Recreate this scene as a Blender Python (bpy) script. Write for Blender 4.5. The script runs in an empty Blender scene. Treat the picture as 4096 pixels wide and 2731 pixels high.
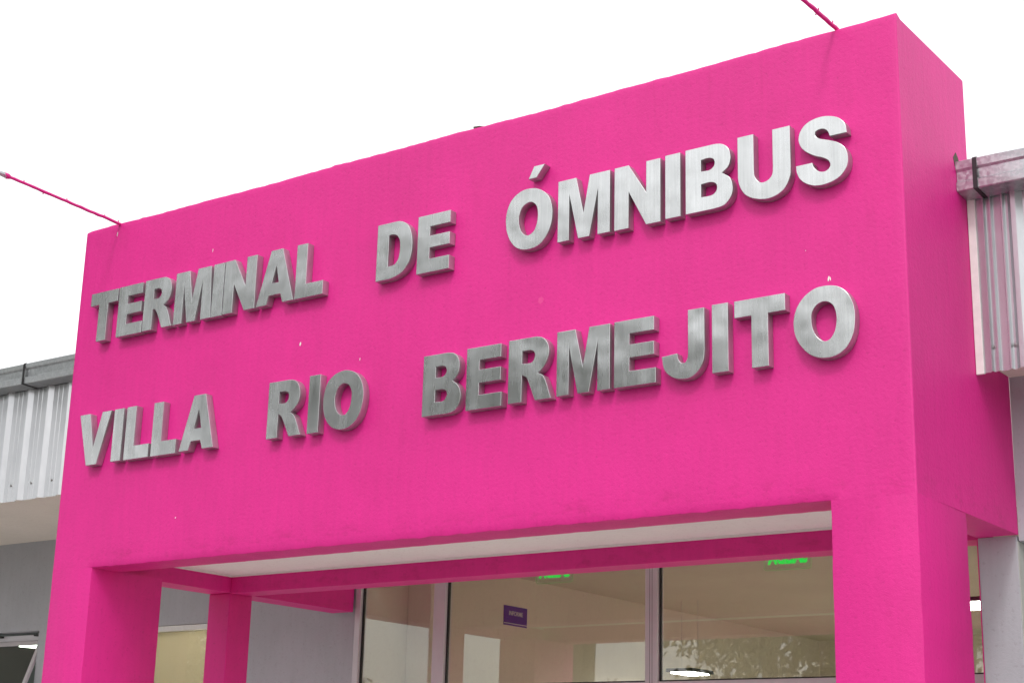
import bpy, bmesh, math, random
from mathutils import Vector, Matrix
R = math.radians
random.seed(7)
sc = bpy.context.scene
COL = sc.collection
H = 5.96            # height of the portal's top above the ground; z below is measured from it

# ------------------------------------------------------------------ camera, sky, sun, exposure
cd = bpy.data.cameras.new('camera'); cam = bpy.data.objects.new('camera', cd); COL.objects.link(cam)
cd.sensor_width = 36.0; cd.sensor_fit = 'HORIZONTAL'; cd.lens = 56.5613
cd.clip_start = 0.05; cd.clip_end = 2000
fw = Vector((-0.56781147, 0.77686252, 0.27216676)); rt = Vector((0.81121556, 0.58421961, 0.02483471)); up = Vector((0.139712, -0.23488735, 0.96192957))
m3 = Matrix((rt, up, -fw)).transposed()
cam.matrix_world = Matrix.Translation((10.18481, -7.99705, -4.36088 + H)) @ m3.to_4x4()
sc.camera = cam

SUN_EL, SUN_ROT = R(50), R(160)
w = bpy.data.worlds.new('World'); sc.world = w; w.use_nodes = True
nt = w.node_tree; nt.nodes.clear()
sky = nt.nodes.new('ShaderNodeTexSky'); sky.sky_type = 'NISHITA'; sky.sun_disc = False
sky.sun_elevation = SUN_EL; sky.sun_rotation = SUN_ROT; sky.air_density = 1.5; sky.dust_density = 6.0; sky.ozone_density = 1.0
hs = nt.nodes.new('ShaderNodeHueSaturation'); hs.inputs['Saturation'].default_value = 0.16; hs.inputs['Value'].default_value = 5.9
bg = nt.nodes.new('ShaderNodeBackground'); bg.inputs['Strength'].default_value = 0.13
out = nt.nodes.new('ShaderNodeOutputWorld')
gm_ = nt.nodes.new('ShaderNodeGamma'); gm_.inputs[1].default_value = 0.28     # thick even overcast: flattens the clear-sky gradient
nt.links.new(sky.outputs[0], gm_.inputs[0]); nt.links.new(gm_.outputs[0], hs.inputs['Color']); nt.links.new(hs.outputs[0], bg.inputs['Color']); nt.links.new(bg.outputs[0], out.inputs[0])

sl = bpy.data.lights.new('sun', 'SUN'); sl.energy = 0.85; sl.angle = R(10); sl.color = (1.0, 0.97, 0.93)
so = bpy.data.objects.new('sun', sl); COL.objects.link(so)
sd = Vector((math.sin(SUN_ROT)*math.cos(SUN_EL), math.cos(SUN_ROT)*math.cos(SUN_EL), math.sin(SUN_EL)))
so.rotation_euler = sd.to_track_quat('Z', 'Y').to_euler(); so.location = (0, -20, 40)
vs = sc.view_settings; vs.view_transform = 'Standard'; vs.look = 'None'; vs.gamma = 1.0; vs.use_curve_mapping = False
vs.exposure = 0.3
sc.cycles.use_denoising = True
sc.cycles.max_bounces = 10; sc.cycles.diffuse_bounces = 6; sc.cycles.transparent_max_bounces = 12

# ------------------------------------------------------------------ materials
def new_mat(name):
    m = bpy.data.materials.new(name); m.use_nodes = True
    return m, m.node_tree, m.node_tree.nodes['Principled BSDF']
def N(t, kind, **kw):
    n = t.nodes.new(kind)
    for k, v in kw.items():
        if hasattr(n, k): setattr(n, k, v)
        else: n.inputs[k.replace('_', ' ')].default_value = v
    return n
def ramp(t, src, stops):
    r = t.nodes.new('ShaderNodeValToRGB'); e = r.color_ramp.elements
    while len(e) < len(stops): e.new(0.5)
    for el, (p, c) in zip(e, stops):
        el.position = p; el.color = (c[0], c[1], c[2], 1) if len(c) > 2 else (c[0],)*3 + (1,)
    t.links.new(src, r.inputs[0]); return r
def coords(t, scale=(1, 1, 1)):
    tc = t.nodes.new('ShaderNodeTexCoord'); mp = t.nodes.new('ShaderNodeMapping'); mp.inputs['Scale'].default_value = scale
    geo = t.nodes.new('ShaderNodeNewGeometry'); t.links.new(geo.outputs['Position'], mp.inputs[0]); t.nodes.remove(tc)
    return mp.outputs[0]
def mixc(t, f, a, b, mode='MIX'):
    m = t.nodes.new('ShaderNodeMix'); m.data_type = 'RGBA'; m.blend_type = mode
    for s, v in ((m.inputs[0], f), (m.inputs[6], a), (m.inputs[7], b)):
        if hasattr(v, 'node'): t.links.new(v, s)
        elif isinstance(v, (int, float)): s.default_value = v
        else: s.default_value = (*v, 1)
    return m.outputs[2]
def bump(t, bs, pairs):
    prev = None
    for src, st, dist in pairs:
        b = t.nodes.new('ShaderNodeBump'); b.inputs['Strength'].default_value = st; b.inputs['Distance'].default_value = dist
        t.links.new(src, b.inputs['Height'])
        if prev: t.links.new(prev, b.inputs['Normal'])
        prev = b.outputs[0]
    t.links.new(prev, bs.inputs['Normal'])
def noise(t, vec, scale, detail=4, rough=0.6):
    n = t.nodes.new('ShaderNodeTexNoise'); n.inputs['Scale'].default_value = scale; n.inputs['Detail'].default_value = detail
    n.inputs['Roughness'].default_value = rough; t.links.new(vec, n.inputs['Vector']); return n.outputs[0]

def plaster(name, col, rough=0.62, grain=1.0, var=0.12, spec=.28, dirt=False):
    m, t, b = new_mat(name); v = coords(t); vz = coords(t, (6, 6, 0.7))
    big = noise(t, v, 1.1, 5, .6); streak = noise(t, vz, 3.5, 5, .65); fine = noise(t, v, 190, 2, .5); mid = noise(t, v, 42, 4, .6)
    lo = tuple(c*(1-var) for c in col); hi = tuple(min(1, c*(1+var*.55)) for c in col)
    c1 = ramp(t, big, [(.3, lo), (.72, hi)]).outputs[0]
    c2 = ramp(t, streak, [(.35, tuple(1-var*.55 for _ in 'rgb')), (.62, (1, 1, 1))]).outputs[0]
    c = mixc(t, 1.0, c1, c2, 'MULTIPLY')
    spk = ramp(t, mid, [(.33, (.80, .74, .76)), (.40, (1, 1, 1))]).outputs[0]
    c = mixc(t, 0.55, c, spk, 'MULTIPLY')
    if dirt:       # grime patches, a few thin run-down streaks under the parapet, smudges along the pier joint
        st = ramp(t, noise(t, coords(t, (1, 1, .8)), 1.7, 7, .72), [(.54, (0,)), (.74, (1,))]).outputs[0]
        c = mixc(t, 1.0, c, mixc(t, st, (1, 1, 1), (.93, .89, .90)), 'MULTIPLY')
        sx = t.nodes.new('ShaderNodeSeparateXYZ'); t.links.new(coords(t), sx.inputs[0])
        top = ramp(t, sx.outputs[2], [(0, (0,)), (1, (0,))]); e = top.color_ramp.elements
        mr = t.nodes.new('ShaderNodeMapRange'); mr.inputs[1].default_value = H - .9; mr.inputs[2].default_value = H - .02; t.links.new(sx.outputs[2], mr.inputs[0])
        run = ramp(t, noise(t, coords(t, (16, 16, .5)), 1.0, 5, .6), [(.60, (0,)), (.74, (1,))]).outputs[0]
        mm = t.nodes.new('ShaderNodeMath'); mm.operation = 'MULTIPLY'; t.links.new(mr.outputs[0], mm.inputs[0]); t.links.new(run, mm.inputs[1])
        c = mixc(t, mm.outputs[0], c, mixc(t, 1.0, c, (.88, .83, .85), 'MULTIPLY'))
        t.nodes.remove(top)
        j1 = t.nodes.new('ShaderNodeMath'); j1.operation = 'SUBTRACT'; j1.inputs[1].default_value = H - 2.70; t.links.new(sx.outputs[2], j1.inputs[0])
        j2 = t.nodes.new('ShaderNodeMath'); j2.operation = 'ABSOLUTE'; t.links.new(j1.outputs[0], j2.inputs[0])
        jm = ramp(t, j2.outputs[0], [(0.0, (1,)), (.13, (0,))]).outputs[0]
        jn = ramp(t, noise(t, coords(t, (4, 4, 9)), 1.4, 6, .7), [(.50, (0,)), (.66, (1,))]).outputs[0]
        jk = t.nodes.new('ShaderNodeMath'); jk.operation = 'MULTIPLY'; t.links.new(jm, jk.inputs[0]); t.links.new(jn, jk.inputs[1])
        c = mixc(t, jk.outputs[0], c, mixc(t, 1.0, c, (.85, .77, .80), 'MULTIPLY'))
    t.links.new(c, b.inputs['Base Color']); b.inputs['Roughness'].default_value = rough
    b.inputs['Specular IOR Level'].default_value = spec
    bump(t, b, [(fine, .5*grain, .0035), (mid, .55*grain, .005), (big, .25, .02)])
    return m
PINK = plaster('pink_plaster', (0.745, 0.014, 0.264), 0.55, 0.8, 0.085, spec=.5, dirt=True)
GREY = plaster('grey_plaster', (0.47, 0.48, 0.52), 0.75, 0.7, 0.08)
PALE = plaster('pale_plaster', (0.56, 0.57, 0.54), 0.75, 0.5, 0.05)
SOFFIT = plaster('beige_soffit', (0.78, 0.72, 0.65), 0.8, 0.3, 0.06)
CEIL = plaster('white_ceiling', (0.88, 0.87, 0.85), 0.8, 0.2, 0.04)
INNER = plaster('beige_room_paint', (0.58, 0.54, 0.43), 0.8, 0.2, 0.05)
CREAM = plaster('cream_paint', (0.74, 0.68, 0.58), 0.8, 0.2, 0.05)

def steel():
    m, t, b = new_mat('brushed_steel')
    v = coords(t, (75, 75, 2.2)); vb = coords(t, (9, 9, 1.1)); vl = coords(t, (2.6, 2.6, 2.6)); vm = coords(t, (14, 14, 14))
    s = noise(t, v, 1.0, 4, .6); sb = noise(t, vb, 1.0, 4, .6); lo = noise(t, vl, 1.0, 2, .5); sp = noise(t, vm, 1.0, 6, .7)
    c = ramp(t, s, [(.3, (.53, .54, .545)), (.7, (.60, .61, .615))]).outputs[0]
    c = mixc(t, .22, c, ramp(t, sb, [(.34, (.66, .67, .67)), (.62, (1, 1, 1))]).outputs[0], 'MULTIPLY')
    c = mixc(t, .10, c, ramp(t, sp, [(.34, (.6, .61, .61)), (.5, (1, 1, 1))]).outputs[0], 'MULTIPLY')
    t.links.new(c, b.inputs['Base Color']); b.inputs['Metallic'].default_value = 1
    r = ramp(t, sb, [(.3, (.31,)), (.7, (.21,))]); t.links.new(r.outputs[0], b.inputs['Roughness'])
    b.inputs['Anisotropic'].default_value = .6; tg = t.nodes.new('ShaderNodeCombineXYZ'); tg.inputs[0].default_value = 1; t.links.new(tg.outputs[0], b.inputs['Tangent'])
    bump(t, b, [(s, .05, .0008), (lo, .4, .03)])
    return m
STEEL = steel()
def returns():
    m, t, b = new_mat('steel_returns'); c = ramp(t, noise(t, coords(t, (20, 20, 5)), 1.5, 5, .65), [(.3, (.42, .40, .42)), (.7, (.58, .56, .58))]).outputs[0]
    t.links.new(c, b.inputs['Base Color']); b.inputs['Metallic'].default_value = .8; b.inputs['Roughness'].default_value = .42
    return m
RETURNS = returns()
def galv():
    m, t, b = new_mat('galvanised_steel'); v = coords(t)
    vo = t.nodes.new('ShaderNodeTexVoronoi'); vo.inputs['Scale'].default_value = 55; t.links.new(v, vo.inputs['Vector'])
    bw = t.nodes.new('ShaderNodeRGBToBW'); t.links.new(vo.outputs['Color'], bw.inputs[0])
    c = ramp(t, bw.outputs[0], [(.2, (.46, .48, .50)), (.8, (.58, .60, .62))]).outputs[0]
    c = mixc(t, .5, c, ramp(t, noise(t, v, 9, 5, .7), [(.35, (.78, .78, .8)), (.6, (1, 1, 1))]).outputs[0], 'MULTIPLY')
    t.links.new(c, b.inputs['Base Color']); b.inputs['Metallic'].default_value = .85
    r = ramp(t, bw.outputs[0], [(.2, (.30,)), (.8, (.5,))]); t.links.new(r.outputs[0], b.inputs['Roughness'])
    bump(t, b, [(noise(t, v, 7, 3), .3, .01)])
    return m
GALV = galv()
def sheet():
    m, t, b = new_mat('grey_coated_sheet'); v = coords(t, (3, 3, .8))
    c = ramp(t, noise(t, v, 2.5, 5, .65), [(.3, (.47, .48, .50)), (.65, (.55, .56, .58))]).outputs[0]
    d = ramp(t, noise(t, coords(t), 30, 6, .75), [(.26, (.55, .5, .46)), (.34, (1, 1, 1))]).outputs[0]
    t.links.new(mixc(t, .6, c, d, 'MULTIPLY'), b.inputs['Base Color'])
    b.inputs['Metallic'].default_value = .68; b.inputs['Roughness'].default_value = .25
    bump(t, b, [(noise(t, coords(t), 5, 3), .25, .008)])
    return m
SHEET = sheet()
def simple(name, col, rough=.5, metal=0, var=.1, scale=20):
    m, t, b = new_mat(name)
    c = ramp(t, noise(t, coords(t), scale, 4), [(.3, tuple(x*(1-var) for x in col)), (.7, tuple(min(1, x*(1+var)) for x in col))]).outputs[0]
    t.links.new(c, b.inputs['Base Color']); b.inputs['Roughness'].default_value = rough; b.inputs['Metallic'].default_value = metal
    return m
ALU = simple('pale_aluminium', (.60, .57, .60), .42, .25, .04, 6)
BLACK = simple('black_rubber', (.012, .012, .013), .5)
STRAP = simple('black_painted_strap', (.02, .02, .022), .5)
WHITE = simple('white_trim', (.78, .78, .76), .5, 0, .05)
SCREWM = simple('screw_steel', (.3, .3, .3), .35, .9)
CHIP = simple('bare_white_render', (.82, .80, .77), .8)
HOLE = simple('broken_mortar', (.10, .075, .06), .9, 0, .4, 60)
ROOF = simple('roof_sheet', (.5, .5, .51), .45, .5)
ASPH = simple('concrete_paving', (.17, .165, .16), .85, 0, .2, 1.5)
SOIL = simple('grassy_earth', (.09, .11, .045), .95, 0, .3, .6)
BOUNCE = simple('pale_bounce_floor', (.74, .72, .68), .5, 0, .06, 4)  # kept pale to throw light upward
TILE = simple('floor_tile', (.5, .47, .43), .35, 0, .06, 4)
BLUE = simple('navy_panel', (.0005, .022, .30), .35, 0, .05)
TXT = simple('white_print', (.62, .62, .66), .5, 0, .02)
BARK = simple('bark', (.10, .075, .055), .9, 0, .3, 14)
def leafm(name, a, b_):
    m, t, b = new_mat(name)
    c = ramp(t, noise(t, coords(t), 1.3, 3), [(.35, a), (.65, b_)]).outputs[0]
    t.links.new(c, b.inputs['Base Color']); b.inputs['Roughness'].default_value = .55
    return m
LEAF = leafm('leaf_green', (.06, .085, .035), (.11, .14, .06))
LEAF2 = leafm('leaf_olive', (.06, .075, .03), (.11, .125, .055))
def translucent(name, col):
    m = bpy.data.materials.new(name); m.use_nodes = True; t = m.node_tree; t.nodes.clear()
    a = t.nodes.new('ShaderNodeBsdfTranslucent'); d = t.nodes.new('ShaderNodeBsdfDiffuse'); a.inputs[0].default_value = d.inputs[0].default_value = (*col, 1)
    mx = t.nodes.new('ShaderNodeMixShader'); o = t.nodes.new('ShaderNodeOutputMaterial')
    t.links.new(d.outputs[0], mx.inputs[1]); t.links.new(a.outputs[0], mx.inputs[2]); t.links.new(mx.outputs[0], o.inputs[0]); return m
def emit(name, col, st):
    m = bpy.data.materials.new(name); m.use_nodes = True; t = m.node_tree; t.nodes.clear()
    e = t.nodes.new('ShaderNodeEmission'); e.inputs[0].default_value = (*col, 1); e.inputs[1].default_value = st
    o = t.nodes.new('ShaderNodeOutputMaterial'); t.links.new(e.outputs[0], o.inputs[0]); return m
LAMP = emit('lamp_diffuser', (1, .97, .89), 34.0)
GREEN = emit('green_led_letters', (0.0, 1.0, 0.10), .7)
GEDGE = emit('green_lit_edge', (.25, .9, .25), .35)
def glass(name, tint, k=1.0):
    m = bpy.data.materials.new(name); m.use_nodes = True; t = m.node_tree; t.nodes.clear()
    tr = t.nodes.new('ShaderNodeBsdfTransparent'); tr.inputs[0].default_value = (*tint, 1)
    gl = t.nodes.new('ShaderNodeBsdfGlossy'); gl.inputs['Roughness'].default_value = 0.012; gl.inputs[0].default_value = (k, k, k, 1)
    fc = t.nodes.new('ShaderNodeLayerWeight'); fc.inputs[0].default_value = .5
    pw = t.nodes.new('ShaderNodeMath'); pw.operation = 'POWER'; pw.inputs[1].default_value = 5; t.links.new(fc.outputs['Facing'], pw.inputs[0])
    lw = t.nodes.new('ShaderNodeMath'); lw.operation = 'MULTIPLY_ADD'; lw.inputs[1].default_value = .935; lw.inputs[2].default_value = .085; t.links.new(pw.outputs[0], lw.inputs[0])
    mx = t.nodes.new('ShaderNodeMixShader'); o = t.nodes.new('ShaderNodeOutputMaterial')
    t.links.new(lw.outputs[0], mx.inputs[0]); t.links.new(tr.outputs[0], mx.inputs[1]); t.links.new(gl.outputs[0], mx.inputs[2]); t.links.new(mx.outputs[0], o.inputs[0])
    return m
GLASS = glass('window_glass', (.90, .92, .90))
GLASSD = glass('tinted_glass', (.42, .47, .44))
ACRYL = glass('clear_acrylic', (.93, .97, .93))

# ------------------------------------------------------------------ builders
def link(name, me, mat, parent=None, loc=(0, 0, 0)):
    if mat and not me.materials: me.materials.append(mat)
    o = bpy.data.objects.new(name, me); COL.objects.link(o); o.location = loc
    if parent: o.parent = parent
    return o
def fin(name, bm, mat, parent=None, loc=(0, 0, 0), smooth=None, bev=0):
    """loc is where the origin goes, in world terms; the mesh is shifted so that it stays put"""
    bmesh.ops.recalc_face_normals(bm, faces=bm.faces[:])
    me = bpy.data.meshes.new(name); 
    pl = parent_loc(parent)
    bmesh.ops.translate(bm, verts=bm.verts[:], vec=-Vector(loc))
    bm.to_mesh(me); bm.free()
    if smooth:
        for p in me.polygons: p.use_smooth = True
        me.set_sharp_from_angle(angle=R(smooth))
    o = link(name, me, mat, parent, Vector(loc) - pl)
    if bev:
        b = o.modifiers.new('bevel', 'BEVEL'); b.width = bev; b.segments = 2; b.limit_method = 'ANGLE'; b.angle_limit = R(50)
    return o
def parent_loc(p):
    v = Vector((0, 0, 0))
    while p: v += p.location; p = p.parent
    return v
def box(bm, x0, x1, y0, y1, z0, z1, rel=True):
    """axis box; z measured from the portal top unless rel is False"""
    dz = H if rel else 0
    vs = [bm.verts.new((x, y, z + dz)) for z in (z0, z1) for y in (y0, y1) for x in (x0, x1)]
    for f in ((0, 2, 3, 1), (4, 5, 7, 6), (0, 1, 5, 4), (2, 6, 7, 3), (0, 4, 6, 2), (1, 3, 7, 5)): bm.faces.new([vs[i] for i in f])
    return vs
def prism_x(bm, prof, x0, x1, rel=True):
    """profile of (y, z) swept along x"""
    dz = H if rel else 0
    a = [bm.verts.new((x0, y, z + dz)) for y, z in prof]; b = [bm.verts.new((x1, y, z + dz)) for y, z in prof]
    n = len(prof)
    for i in range(n): bm.faces.new((a[i], a[(i+1) % n], b[(i+1) % n], b[i]))
    bm.faces.new(a[::-1]); bm.faces.new(b)
def prism_z(bm, prof, z0, z1, rel=True):
    dz = H if rel else 0
    a = [bm.verts.new((x, y, z0 + dz)) for x, y in prof]; b = [bm.verts.new((x, y, z1 + dz)) for x, y in prof]
    n = len(prof)
    for i in range(n): bm.faces.new((a[i], a[(i+1) % n], b[(i+1) % n], b[i]))
    bm.faces.new(a[::-1]); bm.faces.new(b)
def tube(bm, pts, radii, n=8):
    prev = None
    for i, p in enumerate(pts):
        p = Vector(p); d = (Vector(pts[min(i+1, len(pts)-1)]) - Vector(pts[max(i-1, 0)])).normalized()
        a = d.orthogonal().normalized(); b = d.cross(a)
        if prev and True:
            a0 = (prev[1] - d*prev[1].dot(d)).normalized(); a = a0; b = d.cross(a)
        r = radii[i] if isinstance(radii, (list, tuple)) else radii
        ring = [bm.verts.new(p + (a*math.cos(2*math.pi*k/n) + b*math.sin(2*math.pi*k/n))*r) for k in range(n)]
        if prev:
            for k in range(n): bm.faces.new((prev[0][k], prev[0][(k+1) % n], ring[(k+1) % n], ring[k]))
        else: bm.faces.new(ring[::-1])
        prev = (ring, a)
    bm.faces.new(prev[0])
def empty(name, loc, label, cat, group=None):
    o = bpy.data.objects.new(name, None); COL.objects.link(o); o.location = loc; o.empty_display_size = .2
    return tag(o, label, cat, group)
def tag(o, label=None, cat=None, group=None, kind=None):
    for k, v in (('label', label), ('category', cat), ('group', group), ('kind', kind)):
        if v: o[k] = v
    return o
def B(): return bmesh.new()
def boxobj(name, dims, mat, parent=None, bev=0, rel=True, loc=None):
    bm = B()
    for d in (dims if isinstance(dims[0], (tuple, list)) else [dims]): box(bm, *d, rel=rel)
    d = dims[0] if isinstance(dims[0], (tuple, list)) else dims
    return fin(name, bm, mat, parent, loc or ((d[0]+d[1])/2, (d[2]+d[3])/2, d[4] + (H if rel else 0)), bev=bev)

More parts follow.
